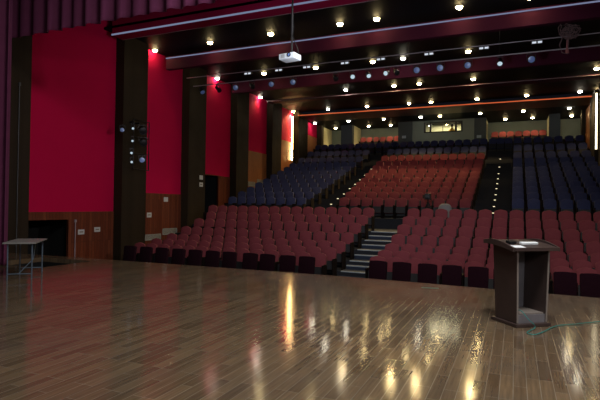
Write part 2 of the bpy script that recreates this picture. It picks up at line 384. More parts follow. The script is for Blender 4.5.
# ------------------------------------------------------------------ theatre seats
def arch(w, z0, z1, r, top):
    pts = [(-w/2*.97, z0), (w/2*.97, z0)]
    for k in range(6):
        a = k/5*PI/2; pts.append((w/2-r+r*math.cos(a), z1-top-r+r*math.sin(a)))
    for k in range(1, 4): pts.append((w/2-r-(w-2*r)*k/4, z1-top+top*math.sin(PI*k/4)))
    for k in range(6):
        a = PI/2+k/5*PI/2; pts.append((-w/2+r+r*math.cos(a), z1-top-r+r*math.sin(a)))
    return pts
def seat_shapes(lo=False):
    S_ = {}
    lean = Matrix.Translation((0, .02, .42)) @ Matrix.Rotation(math.radians(-9), 4, 'X') @ Matrix.Translation((0, 0, -.42))
    b = MB(); b.prism(arch(.485, .34, .985, .10, .036), 1, -.05, .045, 0 if lo else .016); b.xf(lean); S_['backrest'] = b
    b = MB(); b.prism(arch(.46, .12, .93, .06, .015), 1, .047, .066); b.xf(lean); S_['back_shell'] = b
    tip = Matrix.Translation((0, -.1, .33)) @ Matrix.Rotation(math.radians(-8), 4, 'X')
    b = MB(); b.box(-.215, .215, -.115, -.015, -.1, .22, 0 if lo else .03, 2, tip); S_['seat'] = b
    b = MB(); b.box(-.215, .215, -.13, -.115, -.09, .21, 0, 2, tip); S_['seat_pan'] = b
    for nm, s in (('armrest', -1), ('armrest ', 1)):
        b = MB(); x = s*.257
        b.box(x-.013, x+.013, -.33, .06, .0, .58); b.box(x-.017, x+.017, -.36, .04, .58, .62, 0 if lo else .01); S_[nm] = b
    return S_
MATOF = {'backrest': 0, 'back_shell': 1, 'seat': 0, 'seat_pan': 1, 'armrest': 2, 'armrest ': 2}
def proto_seat(cloth):
    t = thing('theatre_seat', (0, 0, 0), 'x', 'theatre seat')
    mm = [cloth, M_SEATD, M_ARM]
    for nm, b in seat_shapes().items(): b.build(nm.strip(), mm[MATOF[nm]], t, smooth=True)
    return t
P_R, P_B = proto_seat(M_SEATR), proto_seat(M_SEATB)
used = {id(P_R): False, id(P_B): False}
def span(a, c, n=None, p=.553):
    n = n or max(1, int((c-a)/p+.08)); w = (c-a)/n
    return [a+w*(k+.5) for k in range(n)]
seats = []                             # (distance, proto, x, y, z, label, group)
def px_of(x, y, z):
    d = Vector((x, y, z))-EYE; return 300+F*d.dot(RX)/d.dot(HX)
for i, (y, zt) in enumerate(FRONT):
    L_ = span(-13.36 if i < 6 else -13.9, -5.45, 14 if i < 6 else 15)
    for k, x in enumerate(L_[::-1]):
        seats.append((P_R, x, y, zt-SH, f'{ORD[k+1]} maroon seat from the stair aisle, {ORD[i+1]} row, block beside the red wall', 'maroon seats in the front block beside the red wall'))
    for k in range(15):
        x = -4.1+.554*(k+.5)
        if x > XR-.3: break
        seats.append((P_R, x, y, zt-SH, f'{ORD[k+1]} maroon seat from the stair aisle, {ORD[i+1]} row, block behind the lectern', 'maroon seats in the front block behind the lectern'))
for i, (y, zt) in enumerate(REAR):
    z = zt-SH
    l0 = -14.42-.03*min(i, 8)
    for k, x in enumerate(span(l0, -9.72)[::-1]):
        seats.append((P_B, x, y, z, f'{ORD[k+1]} navy seat from the lit aisle, {ORD[i+1]} row, upper block beside the red wall', 'navy seats in the upper block beside the red wall'))
    c0 = -8.0-.05*min(i, 9)
    for k, x in enumerate(span(c0, -1.75)):
        cl = P_R if i < 10 else P_B
        seats.append((cl, x, y, z, f'{ORD[k+1]} {"orange-red" if i < 10 else "navy"} seat from the wall-side lit aisle, {ORD[i+1]} row, upper centre block', 'seats in the upper centre block'))
    for k, x in enumerate(span(-.19, XR-.3)):
        seats.append((P_B, x, y, z, f'{ORD[k+1]} navy seat from the lit aisle, {ORD[i+1]} row, upper block behind the lectern', 'navy seats in the upper block behind the lectern'))
for a, c, nm in ((-9.68, -8.05, 'wall-side'), (-1.70, -.2, 'lectern-side')):
    for k, x in enumerate(span(a, c, 3)):
        seats.append((P_B, x, REAR[11][0], REAR[11][1]-SH, 'x', 'x'))
for a, c, nm in ((-12.2, -8.75, 'near the red wall'), (-1.75, 2.1, 'above the lectern'), ):
    for k, x in enumerate(span(a, c, 6 if a < -5 else 7)):
        seats.append((P_R, x, 40.3, BAYZ, f'orange-red seat {ORD[k+1]} along the recessed bay {nm}', 'x'))
inview = [s for s in seats if px_of(s[1]-.2, s[2], s[3]+.9) < 600]
rest = [s for s in seats if not (px_of(s[1]-.2, s[2], s[3]+.9) < 600)]
inview.sort(key=lambda s: (s[2]*.9157-s[1]*.402))
rest += inview[300:]
for p, x, y, z, lab, grp in inview[:300]:
    if not used[id(p)]:
        used[id(p)] = True; p.location = (x, y, z); p['label'] = lab; p['group'] = grp
    else: dup(p, (x, y, z), 0, lab, grp)
lo = seat_shapes(True); tmpl = {nm: b.mesh('t', []) for nm, b in lo.items()}
rb = bmesh.new()
for p, x, y, z, lab, grp in rest:
    for nm, me in tmpl.items():
        n0 = len(rb.faces); v0 = len(rb.verts)
        rb.from_mesh(me); rb.verts.ensure_lookup_table(); rb.faces.ensure_lookup_table()
        for v in rb.verts[v0:]: v.co += Vector((x, y, z))
        mi = MATOF[nm]; mi = (0 if p is P_R else 3) if mi == 0 else mi
        for f in rb.faces[n0:]: f.material_index = mi
me = bpy.data.meshes.new('theatre_seats'); rb.to_mesh(me); rb.free()
for m in (M_SEATR, M_SEATD, M_ARM, M_SEATB): me.materials.append(m)
o = bpy.data.objects.new('theatre_seats', me); COL.objects.link(o)
tag(o, 'farther rows of orange-red and navy theatre seats rising to the back wall', 'theatre seats', kind='stuff')
for me in tmpl.values(): bpy.data.meshes.remove(me)

# dark armchairs before the first row
def vip():
    t = thing('armchair', (0, 0, 0), 'x', 'armchair', 'dark armchairs before the first row')
    lean = Matrix.Translation((0, .1, .4)) @ Matrix.Rotation(math.radians(-7), 4, 'X') @ Matrix.Translation((0, 0, -.4))
    b = MB(); b.prism(arch(.50, .36, .99, .05, .012), 1, -.06, .05, .018); b.xf(lean); b.build('backrest', M_VIP, t, smooth=True)
    b = MB(); b.box(-.25, .25, -.46, .06, .26, .44, .035, 3); b.build('seat', M_VIP, t, smooth=True)
    b = MB(); b.box(-.235, .235, -.42, .08, .08, .26, .01); b.build('skirt', M_VIP, t, smooth=True)
    for s in (-1, 1):
        for yy in (-.36, .04):
            b = MB(); b.cyl((s*.2, yy, 0), (s*.2, yy, .09), .018, .026, 8); b.build('leg', M_SEATD, t)
    return t
V0 = vip(); first = True
LV = [127, 143, 159, 175.7, 192.5, 210, 227, 248, 265, 285.6, 305]; RV = [376.7, 400.5, 426.6, 451.5, 477.8, 504, 533, 566, 593]
for lst, where, rev in ((LV, 'before the maroon block beside the red wall', True), (RV, 'before the maroon block behind the lectern', False)):
    for k, px in enumerate(lst[::-1] if rev else lst):
        x = at(px, 262, 1, 13.2).x; lab = f'{ORD[k+1]} dark burgundy armchair from the stair aisle, {where}'
        if first: V0.location = (x, 13.2, HALL); V0['label'] = lab; first = False
        else: dup(V0, (x, 13.2, HALL), random.uniform(-.04, .04), lab)

# ------------------------------------------------------------------ ceiling downlights
def lamp_proto(m):
    t = thing('downlight', (0, 0, 0), 'x', 'ceiling light')
    b = MB(); b.lathe([(.115, 0), (.112, -.04), (.095, -.075), (.06, -.10), (.01, -.11)], 20); b.build('lens', m, t)
    b = MB(); b.lathe([(.145, 0), (.15, -.012), (.14, -.024), (.122, -.026), (.117, -.006), (.117, 0)], 20); b.build('trim_ring', M_RING, t, smooth=True)
    return t
PW, PC = lamp_proto(M_LAMPW), lamp_proto(M_LAMPC); lused = set()
LAMPS = [
 ('between the two white light lines', 8.6, 17.85, [155, 210, 270.7, 340, 376.7, 459.3, 530], 'wwwwwww'),
 ('above the stage light pipes', 8.6, 23.1, [216.7, 264, 315.7, 372.7, 403, 468.3], 'cwwwcw'),
 ('in front of the third maroon beam', 8.6, 28.15, [260, 345.7, 394, 419.3, 473.3, 596.7], 'ccwwww'),
 ('along the glowing orange line', 8.6, 33.35, [292.7, 328, 367, 409, 431, 477, 526.7, 580, 597.5], 'wcwwwwwcw'),
 ('over the topmost rows', 8.32, 37.1, [315, 348.7, 383.7, 420.7, 440, 480.3, 523.3, 569.3], 'ccwcwwwc'),
 ('inside the recessed back bays', 8.32, 40.05, [335.7, 368.7, 390.7, 505.3, 532.7, 571.7], 'wwwwww')]
SPOTS = []
for row, (where, z, y, xs, cc) in enumerate(LAMPS):
    for k, px in enumerate(xs):
        x = at(px, 100, 1, y)
        x = EYE.x + (at(px, 100, 1, y).x)
        # pixel column depends on height: solve for the point at height z
        a, c = -15.3, 4.4
        for _ in range(40):
            mid = (a+c)/2
            if px_of(mid, y, z) < px: a = mid
            else: c = mid
        x = (a+c)/2; p = PW if cc[k] == 'w' else PC
        lab = f'{ORD[k+1]} ceiling downlight from the red wall, row {where}'
        if p.name not in lused: lused.add(p.name); p.location = (x, y, z); p['label'] = lab
        else: dup(p, (x, y, z), 0, lab)
        SPOTS.append((row, x, y, z, cc[k]))
    # group per row
for o in [o for o in COL.objects if o.name.startswith('downlight')]: o['group'] = 'ceiling downlights'

# ------------------------------------------------------------------ step lights
na = 0; nb = 0
for a0, a1, ys, zs, i in steplist:
    if i < 7 or i > 17 or abs(zs-(ROWS[i][1]-SH)) > .01: continue
    if a0 < -9: x = -8.95; na += 1; lab = f'{ORD[na]} small step light up the aisle between navy and orange-red seats'
    else: x = -.9; nb += 1; lab = f'{ORD[nb]} small step light up the dark aisle above the lectern'
    w = .05 if a0 < -9 else .045
    b = MB(); b.box(-w, w, -.02, .012, -.005, .03, .006); o = b.build('step_light', M_STEP, loc=(x, ys+.03, zs+.004))
    tag(o, lab, 'step light', 'step lights on the aisle stairs')

# ------------------------------------------------------------------ stage lighting rig
def pipe(name, y, z, r, label, x0=XL, x1=XR):
    t = thing(name, (0, y, z), label, 'lighting pipe')
    b = MB(); b.cyl((x0, 0, 0), (x1, 0, 0), r, n=10); b.build('tube', M_PIPE, t, smooth=True)
    for x in (-12.5, -8.2, -4.1, -.6, 3.2):
        b = MB(); b.cyl((x, 0, r), (x, 0, 8.6-z), .008, n=6); b.build('hanger', M_METAL, t)
    return t
pz1, pz2 = 1.55+.313*19.9, 1.55+.290*20.5
pipe('lighting_pipe', 19.95, pz1, .02, 'upper ceiling pipe carrying small white twin boxes')
pipe('lighting_pipe', 20.5, pz2, .024, 'lower ceiling pipe that the stage spotlights hang from')
for k, (px, py) in enumerate([(248, 74.5), (279, 71), (307, 68), (345, 64), (381, 60.3), (429, 55), (484, 49), (537, 43.5)]):
    x = at(px, py, 1, 19.95).x
    t = thing('socket_box', (x, 19.95, pz1), f'{ORD[k+1]} white twin box from the red wall on the upper pipe', 'socket box', 'white twin boxes on the upper pipe')
    b = MB(); b.box(-.19, .19, -.04, .04, -.15, -.06, .008); b.box(-.02, .02, -.03, .03, -.07, -.028); b.build('housing', M_METAL, t)
    for s in (-1, 1):
        b = MB(); b.box(s*.095-.07, s*.095+.07, -.05, -.038, -.145, -.07, .004); b.build('panel', M_BOX, t)
def spotlight(loc, pan, tilt, lens, label, group, r=.13, ln=.34, side=False):
    t = thing('stage_spotlight', loc, label, 'stage light', group)
    R_ = Matrix.Translation((0, 0, -.26)) @ Matrix.Rotation(pan, 4, 'Z') @ Matrix.Rotation(tilt, 4, 'X')
    b = MB(); b.lathe([(r*.45, -ln*.62), (r*.72, -ln*.5), (r*.78, -ln*.1), (r*.95, 0), (r, ln*.3), (r*1.08, ln*.42), (r*1.08, ln*.46), (r*.9, ln*.46), (r*.88, ln*.36)], 18, R_ @ Matrix.Rotation(PI/2, 4, 'X')); b.build('barrel', M_METAL, t, smooth=True)
    b = MB(); b.lathe([(r*.88, ln*.37), (r*.86, ln*.40), (r*.5, ln*.43), (.01, ln*.44)], 18, R_ @ Matrix.Rotation(PI/2, 4, 'X')); b.build('lens', lens, t, smooth=True)
    P = Matrix.Translation((0, 0, -.26)) @ Matrix.Rotation(pan, 4, 'Z')
    b = MB()
    for s in (-1, 1): b.box(s*r*1.12-.008, s*r*1.12+.008, -.02, .02, -.03, .19, M=P)
    b.box(-r*1.13, r*1.13, -.02, .02, .175, .195, M=P); b.build('yoke', M_METAL, t)
    b = MB(); b.box(-.03, .03, -.03, .03, -.07, -.03, .006); b.build('clamp', M_METAL, t)
    return t
FX = [(202, 'b', .5, -.7), (218, 'd', .9, -.6), (235.6, 'b', 0, 0), (252, 'd', .5, -.5), (271.4, 'b', 0, 0), (293, 'b', 0, 0), (335.6, 'd', .3, -.5), (352.4, 'w', .2, -.2), (368.4, 'w', .3, -.5), (386.6, 'w', -.3, -.1), (396.4, 'd', .4, -.4), (417, 'b', 0, 0), (440.4, 'b', 0, 0), (468, 'b', 0, 0), (500, 'w', .1, -.6), (531, 'b', .3, -.1)]
kind = {'b': 'blue lens', 'd': 'dark lens', 'w': 'lit white lens'}
for k, (px, c, pan, tilt) in enumerate(FX):
    x = at(px, 75, 1, 20.5); a, cc = -15.5, 4.4
    for _ in range(40):
        mid = (a+cc)/2
        if px_of(mid, 20.5, pz2-.26) < px: a = mid
        else: cc = mid
    # aim the lens at the stage
    aim = math.atan2(a-(-2), 20.5-2)
    spotlight((a, 20.5, pz2), -aim+pan*.8, -tilt*.7+.3, M_LENSB if c == 'b' else M_LENSW if c == 'w' else M_METAL,
              f'{ORD[k+1]} stage spotlight from the red wall on the lower pipe, {kind[c]}', 'stage spotlights on the lower pipe', r=.135 if c == 'b' else .105)
# side tower on the first rib
t = thing('lighting_ladder', (-14.75, 16.5, 2.95), 'black ladder frame for side lights on the dark wall rib', 'lighting frame')
for y in (-.45, .5):
    b = MB(); b.cyl((0, y, 0), (0, y, 2.15), .022, n=8); b.build('upright', M_METAL, t)
for z in (.03, .7, 1.4, 2.12):
    b = MB(); b.cyl((0, -.45, z), (0, .5, z), .018, n=8); b.build('rung', M_METAL, t)
for y in (-.4, -.1):
    b = MB(); b.box(-.25, 0, y-.03, y+.03, 1.98, 2.04); b.build('bracket', M_METAL, t)
SIDE = [(142.5, 130, 'd', .16, 'topmost black side spotlight on the wall ladder frame'), (143, 142, 'd', .15, 'second black side spotlight down the wall ladder frame'), (142, 160, 'b', .12, 'lowest side spotlight with blue lens on the wall ladder frame'),
        (133, 128.5, 'w', .052, 'topmost small lit side lamp on the wall ladder frame'), (132.5, 141, 'w', .048, 'second small lit side lamp down the wall ladder frame'), (131.5, 153, 'w', .052, 'third small lit side lamp down the wall ladder frame'), (131.7, 162, 'w', .052, 'lowest small lit side lamp on the wall ladder frame'), (122.3, 130, 'b', .09, 'blue-lensed side lamp beside the ladder frame on the rib edge')]
for px, py, c, r, lab in SIDE:
    p = at(px, py, 0, -14.42)
    spotlight((p.x, p.y, p.z+.26), .9 if c == 'd' else .75, .35 if c == 'd' else .1, {'b': M_LENSB, 'w': M_LENSW, 'd': M_METAL}[c], lab, 'side lights on the wall ladder frame', r=r, ln=r*2.6)

# projector on its pole
pj = at(290, 57.5, 1, 10.3)
t = thing('projector', (pj.x, pj.y, pj.z), 'white projector hanging on a dark pole below the ceiling', 'projector', rz=math.radians(-8)); t.scale = (.78, .78, .78)
b = MB(); b.box(-.27, .27, -.2, .2, -.085, .085, .02, 3); b.build('body', M_WHITE, t, smooth=True)
b = MB(); b.lathe([(.062, 0), (.062, .03), (.05, .032), (.05, .012)], 18, Matrix.Translation((.09, -.195, .02)) @ Matrix.Rotation(PI/2, 4, 'X')); b.build('lens_ring', M_METAL, t, smooth=True)
b = MB(); b.lathe([(.05, .005), (.035, .018), (.01, .022)], 18, Matrix.Translation((.09, -.195, .02)) @ Matrix.Rotation(PI/2, 4, 'X')); b.build('lens', M_LENSB, t, smooth=True)
b = MB()
for k in range(5): b.box(-.2, -.06, -.205, -.198, -.05+.024*k, -.04+.024*k)
b.build('vent_grille', M_RING, t)
b = MB(); b.cyl((.06, 0, .08), (.06, 0, (9.5-pj.z)/.78), .03, n=10); b.cyl((.06, 0, .7), (.06, 0, 1.3), .04, n=10); b.build('pole', M_METAL, t, smooth=True)
b = MB(); b.box(-.06, .18, -.1, .1, .085, .10); b.build('mount_plate', M_METAL, t)
b = MB(); b.tube([(.09, 0, 1.2), (.11, .02, .9), (.1, -.03, .62), (.2, -.02, .38), (.26, .03, .2), (.22, .1, .05)], .012); b.build('cable', M_METAL, t)

# hanging coil of cable
c0 = at(569.5, 31, 1, 19.0)
t = thing('cable_coil', tuple(c0), 'tangled brown cable coil hanging in front of the ceiling pipes', 'cable')
b = MB()
for k in range(11):
    r = random.uniform(.14, .32); e = random.uniform(.45, .8); a0 = random.uniform(0, 6)
    q = Matrix.Translation((random.uniform(-.12, .14), random.uniform(-.1, .1), random.uniform(-.09, .1))) @ Matrix.Rotation(random.uniform(-.1, .9), 4, 'Y') @ Matrix.Rotation(random.uniform(-.7, .7), 4, 'Z')
    b.tube([q @ Vector((r*math.cos(a0+2*PI*j/22)*(1+.12*math.sin(3*j)), .05*math.sin(j*.9), e*r*math.sin(a0+2*PI*j/22))) for j in range(23)], .014, 5)
b.build('coil', M_COIL, t)
b = MB(); b.tube([(-.1, 0, .35), (-.12, 0, .8), (-.05, .05, 1.0)], .014, 5); b.build('lead', M_COIL, t)
b = MB(); b.tube([(-.18, 0, -.1), (-.3, 0, -.45), (-.22, 0, -.72), (-.06, 0, -.78), (-.02, 0, -.4), (-.06, 0, -.1)], .016, 5); b.build('loop', M_COIL, t)
b = MB(); b.cyl((-.07, 0, -.3), (-.07, 0, -.62), .02, .035, 8); b.cyl((-.07, 0, -.62), (-.06, 0, -.76), .05, .06, 8); b.build('plug', M_COILP, t)
b = MB(); b.cyl((-.05, .05, .9), (-.05, .05, 9.55-c0.z-.95), .008, n=6); b.build('hanger', M_METAL, t)

# ------------------------------------------------------------------ curtains
def drape(x0, x1, y, z0, z1, pitch, amp, name, label, jag):
    n = int((x1-x0)/.045); b = MB(); cols = []
    ph = 0
    for i in range(n+1):
        x = x0+(x1-x0)*i/n
        w = math.sin(2*PI*x/pitch+.8*math.sin(x*1.7)); yy = y+amp*(abs(w)**.6)*(1 if w > 0 else -1)+.03*math.sin(9*x)
        zz = z0+jag*(.5+.5*math.sin(2*PI*x/pitch+.6+.8*math.sin(x*1.7)))
        cols.append([b.bm.verts.new((x, yy*1+(.0), z)) for z in (zz, zz+.12, (zz*2+z1)/3, z1)])
    for p, q in zip(cols, cols[1:]):
        for k in range(3): b.bm.faces.new((p[k], q[k], q[k+1], p[k+1]))
    o = b.build(name, M_CURT, smooth=True)
    m = o.modifiers.new('thick', 'SOLIDIFY'); m.thickness = .012
    return tag(o, label, 'curtain')
drape(-15.3, XR-.05, 9.75, 6.2+.12, 9.4, .52, .085, 'valance_curtain', 'plum pleated curtain valance hanging across the top of the stage opening', .05)
drape(-15.3, -10.95, 7.8, .02, 10.5, .4, .09, 'side_curtain', 'dark plum side curtain standing behind the small table', .0)

# ------------------------------------------------------------------ lectern
lc = Vector((-.28, 7.37, 0))*.5+Vector((.43, 7.29, 0))*.5
lt = thing('lectern', (lc.x, lc.y, 0), 'dark wooden open-backed lectern standing near the stage edge', 'lectern', rz=math.radians(38.7))
b = MB(); b.box(-.27, .27, -.27, .26, 0, .045, .008); b.build('plinth', M_LECT, lt)
def panel(s):
    b = MB(); pts = [(-.235, .045), (.21, .045), (.24, 1.02), (-.25, .95)]
    b.prism([(-.225, .045), (.20, .045), (.235, 1.075), (-.245, 1.03)], 0, s*.222-.013, s*.222+.013)
    for v in b.bm.verts: v.co.x += s*.022*v.co.z
    return b
for s in (-1, 1): panel(s).build('side_panel', M_LECT, lt)
b = MB(); b.prism([(-.21, .045), (.21, .045), (.235, 1.06), (-.235, 1.06)], 1, .195, .215); b.build('front_panel', M_LECTI, lt)
b = MB(); b.box(-.212, .212, -.19, .19, .15, .168); b.build('shelf', M_LEDGE, lt)
b = MB(); b.box(-.212, .212, -.215, -.2, .045, .152); b.build('kick_panel', M_LECTI, lt)
for s in (-1, 1):
    b = MB(); b.prism([(-.2305, .05), (-.2255, .05), (-.2465, 1.0), (-.2515, 1.0)], 0, s*.222-.0125, s*.222+.0125)
    for v in b.bm.verts: v.co.x += s*.022*v.co.z
    b.build('edge_strip', M_LEDGE, lt)
def DZ(u): return 1.035+.072*math.sin(u*PI/2*1.12)
# desk: convex top falling to the speaker, arched cheeks at both sides
prof = []
for k in range(13):
    u = k/12; prof.append((-.31+.62*u, DZ(u)))
b = MB(); b.prism(prof+[(y, z-.03) for y, z in prof[::-1]], 0, -.345, .345); b.build('desk_top', M_LECT, lt)
for s in (-1, 1):
    b = MB(); b.prism([(y, z+.026*math.sin(PI*(y+.31)/.62)+.006) for y, z in prof]+[(y, z-.045) for y, z in prof[::-1]], 0, s*.352-.012, s*.352+.012, .004); b.build('cheek', M_LECT, lt)
b = MB(); b.box(-.345, .345, -.325, -.305, .998, 1.045, .004); b.build('front_lip', M_LECT, lt)
def on_desk(lx, ly, up=0):
    u = (ly+.31)/.62; z = DZ(u); sl = math.atan((DZ(u+.02)-DZ(u-.02))/.04/.62)
    R_ = Matrix.Translation((lc.x, lc.y, 0)) @ Matrix.Rotation(math.radians(38.7), 4, 'Z')
    return R_ @ Matrix.Translation((lx, ly, z+up)) @ Matrix.Rotation(sl, 4, 'X')
def lay(mb, name, m, Mx, label, cat, group=None):
    o = mb.build(name, m); o.matrix_world = Mx; return tag(o, label, cat, group)
b = MB(); b.box(-.08, .08, -.06, .06, 0, .004, .001); lay(b, 'paper_sheet', M_PAPER, on_desk(-.23, -.24, .001), 'white paper sheet lying on the low edge of the lectern desk', 'paper')
b = MB(); b.box(-.13, .13, -.03, .03, 0, .03, .006); lay(b, 'flat_white_case', M_PAPER, on_desk(.02, -.13, .002), 'long flat white case lying on the lectern desk', 'case')
b = MB(); b.box(-.055, .055, -.045, .045, 0, .035, .008); b.cyl((-.03, .02, .03), (-.03, .05, .075), .006, n=6); lay(b, 'desk_device', M_METAL, on_desk(-.21, -.07, .002), 'small black device lying beside the white case on the lectern', 'device')
# teal cable out of the lectern
pts = [at(514.5, 306, 1, 7.02), at(517, 312, 1, 6.98), at(521, 320, 1, 6.93)]
pts[0].z = max(pts[0].z, .2)
g = [Vector((lc.x, lc.y, .185)), Vector((lc.x+.05, lc.y-.15, .20)), Vector((.03, 7.02, .24)), Vector((.06, 6.93, .16)), Vector((.10, 6.84, .05)), at(527, 332.5, 2, .012), at(535, 334.5, 2, .012), at(544, 331.5, 2, .012), at(556, 326, 2, .012), at(575, 324, 2, .012), at(600, 321.5, 2, .012), at(640, 318, 2, .012)]
def smooth_path(p, n=6):
    out = []
    for i in range(len(p)-1):
        a, b_, c, d = p[max(i-1, 0)], p[i], p[i+1], p[min(i+2, len(p)-1)]
        for k in range(n):
            t = k/n
            out.append(.5*((2*b_)+(c-a)*t+(2*a-5*b_+4*c-d)*t*t+(3*b_-a-3*c+d)*t**3))
    return out+[p[-1]]
L0 = Vector((lc.x, lc.y, 0)); R38 = Matrix.Rotation(math.radians(38.7), 4, 'Z')
g[0] = L0+R38 @ Vector((-.12, .05, .178)); g[1] = L0+R38 @ Vector((-.17, -.12, .20)); g[2] = L0+R38 @ Vector((-.165, -.23, .21)); g[3] = L0+R38 @ Vector((-.12, -.30, .12)); g[4] = L0+R38 @ Vector((-.06, -.36, .03))
b = MB(); b.tube(smooth_path(g), .0055, 6); tag(b.build('cable', M_TEAL, smooth=True), 'teal cable running out of the lectern across the boards', 'cable')
tp = at(430, 288, 2, 0)
b = MB(); b.box(-.16, .16, -.05, .05, .0, .003); tag(b.build('floor_tape', M_TAPE, loc=tp, rz=.2), 'faded green tape patch on the boards by the stage edge', 'tape')

# ------------------------------------------------------------------ table
A, B, C_, D = Vector((-9.08, 6.417)), Vector((-8.477, 6.684)), Vector((-9.322, 7.58)), Vector((-9.894, 7.356))
tcn = Vector((-9.27, 7.03)); rz = math.radians(41); w2 = .29; l2 = .58
tt = thing('folding_table', (tcn.x, tcn.y, 0), 'small grey-topped table with thin blue steel legs by the side curtain', 'table', rz=rz)
b = MB(); b.box(-w2, w2, -l2, l2, .705, .735, .006); b.build('table_top', M_TABLE, tt)
for sx in (-1, 1):
    for sy in (-1, 1):
        b = MB(); b.cyl((sx*.215, sy*.5, 0), (sx*.215, sy*.5, .705), .014, n=8); b.build('leg', M_STEEL, tt, smooth=True)
for sy in (-1, 1):
    b = MB(); b.cyl((-.215, sy*.5, .11), (.215, sy*.5, .11), .011, n=8); b.build('crossbar', M_STEEL, tt, smooth=True)
b = MB(); b.cyl((-.02, -.5, .11), (.16, -.1, .36), .009, n=8); b.cyl((.16, -.1, .36), (.1, .4, .70), .009, n=8); b.build('brace', M_STEEL, tt, smooth=True)
# ------------------------------------------------------------------ things on the red wall
def plate(px, py, w, h, X, label, mark=True):
    p = at(px, py, 0, X)
    t = thing('wall_plate', (X, p.y, p.z), label, 'wall plate')
    b = MB(); b.box(0, .02, -w/2, w/2, -h/2, h/2, .004); b.build('plate', M_PLATE, t)
    if mark:
        b = MB(); b.box(.018, .023, -w*.3, w*.3, -h*.1, h*.14); b.build('switch', M_RING, t)
plate(81, 232, .3, .19, XP+.03, 'pale wall plate on the wood wainscot nearer the dark doorway')
plate(97, 229.5, .3, .19, XP+.03, 'pale wall plate on the wood wainscot farther from the doorway')
plate(149, 215, .3, .22, XP+.03, 'pale plate with dark switch low on wainscot behind the rib')
plate(165.7, 199.5, .3, .22, XP+.03, 'pale plate high on the wainscot above the vents', False)
plate(201, 177.5, .3, .22, XL, 'upper of two white plates on the rib beside the doorway', False)
plate(201, 184.6, .3, .22, XL, 'lower of two white plates on the rib beside the doorway')
def vent(y0, y1, z0, z1, label):
    t = thing('wall_vent', (XP+.03, (y0+y1)/2, z0), label, 'vent'); w = (y1-y0)/2; h = z1-z0
    b = MB(); b.box(0, .03, -w, w, 0, .03); b.box(0, .03, -w, w, h-.03, h); b.box(0, .03, -w, -w+.03, 0, h); b.box(0, .03, w-.03, w, 0, h); b.build('frame', M_GRILLE, t)
    b = MB()
    n = 7
    for k in range(n): b.box(.004, .02, -w+.03, w-.03, .03+(h-.06)*k/n, .03+(h-.06)*(k+.62)/n)
    b.build('louvre', M_GRILLE, t)
vent(17.62, 18.7, -.17, .1, 'pale slatted vent low on wainscot, nearer the stage'); vent(18.82, 19.9, .03, .33, 'pale slatted vent low on wainscot, beside the maroon seats')
vent(26.95, 27.8, 2.72, 3.0, 'pale slatted vent above navy seats, lower one'); vent(28.1, 28.95, 2.95, 3.2, 'pale slatted vent above navy seats, upper one')
def conduit(px, X, z0, z1, label, cm):
    p = at(px, 220, 0, X)
    b = MB(); b.cyl((X, p.y, z0), (X, p.y, z1), .014, n=8); b.box(X-.03, X+.03, p.y-.03, p.y+.03, z1-.05, z1+.05); tag(b.build('conduit', cm), label, 'conduit')
conduit(75.5, XP+.06, -.9, .82, 'thin pale conduit on the wainscot beside the dark doorway', M_PIPE)
conduit(16.8, XL+.03, HALL, 5.4, 'thin upright conduit on the dark pier by the side curtain', M_RINGD)
for n, (px, py) in enumerate([(404, 137), (479, 136.5)]):
    p = at(px, py, 1, YB)
    b = MB(); b.box(-.16, .16, -.02, 0, -.1, .1, .005); tag(b.build('column_sign', M_BLUEP, loc=(p.x, YB, p.z)), ('pale blue sign plate on the back column beside the orange-red bay seats', 'pale blue sign plate on the column beside the booth window')[n], 'sign')

# ------------------------------------------------------------------ cross aisle: camera tripod and a grey cloth
tz = FRONT[6][1]-SH; tp = at(428, 193.5, 1, 21.7)
t = thing('camera_tripod', (tp.x, 21.7, tz), 'black camera on a tripod standing behind the maroon seats', 'tripod')
for k in range(3):
    a = 2*PI*k/3+.5; b = MB(); b.cyl((.5*math.cos(a), .5*math.sin(a), 0), (.04*math.cos(a), .04*math.sin(a), 1.2), .022, .032, 8); b.build('leg', M_METAL, t)
b = MB(); b.cyl((0, 0, .95), (0, 0, 1.38), .03, n=8); b.cyl((0, 0, 1.15), (0, 0, 1.24), .06, n=8); b.build('column', M_METAL, t)
b = MB(); b.box(-.12, .12, -.14, .16, 1.40, 1.62, .02); b.cyl((0, -.12, 1.48), (0, -.24, 1.48), .045, .055, 10); b.build('camera_body', M_METAL, t)
b = MB(); b.box(-.16, .16, -.03, .03, 1.36, 1.41, .01); b.cyl((.1, .1, 1.38), (.2, .4, 1.25), .01, n=6); b.build('head', M_METAL, t)
cp = at(445, 206, 1, 20.95)
b = MB(); b.lathe([(.05, .27), (.12, .262), (.2, .22), (.25, .15), (.275, .05), (.28, -.1), (.27, -.4), (.26, -.92)][::-1], 20, Matrix.Diagonal((1, .45, 1, 1)))
o = b.build('cloth_cover', M_CLOTH, loc=(cp.x, 20.95, tz+.92), smooth=True); tag(o, 'grey rounded cloth cover humped behind the maroon seats near the tripod', 'cloth')

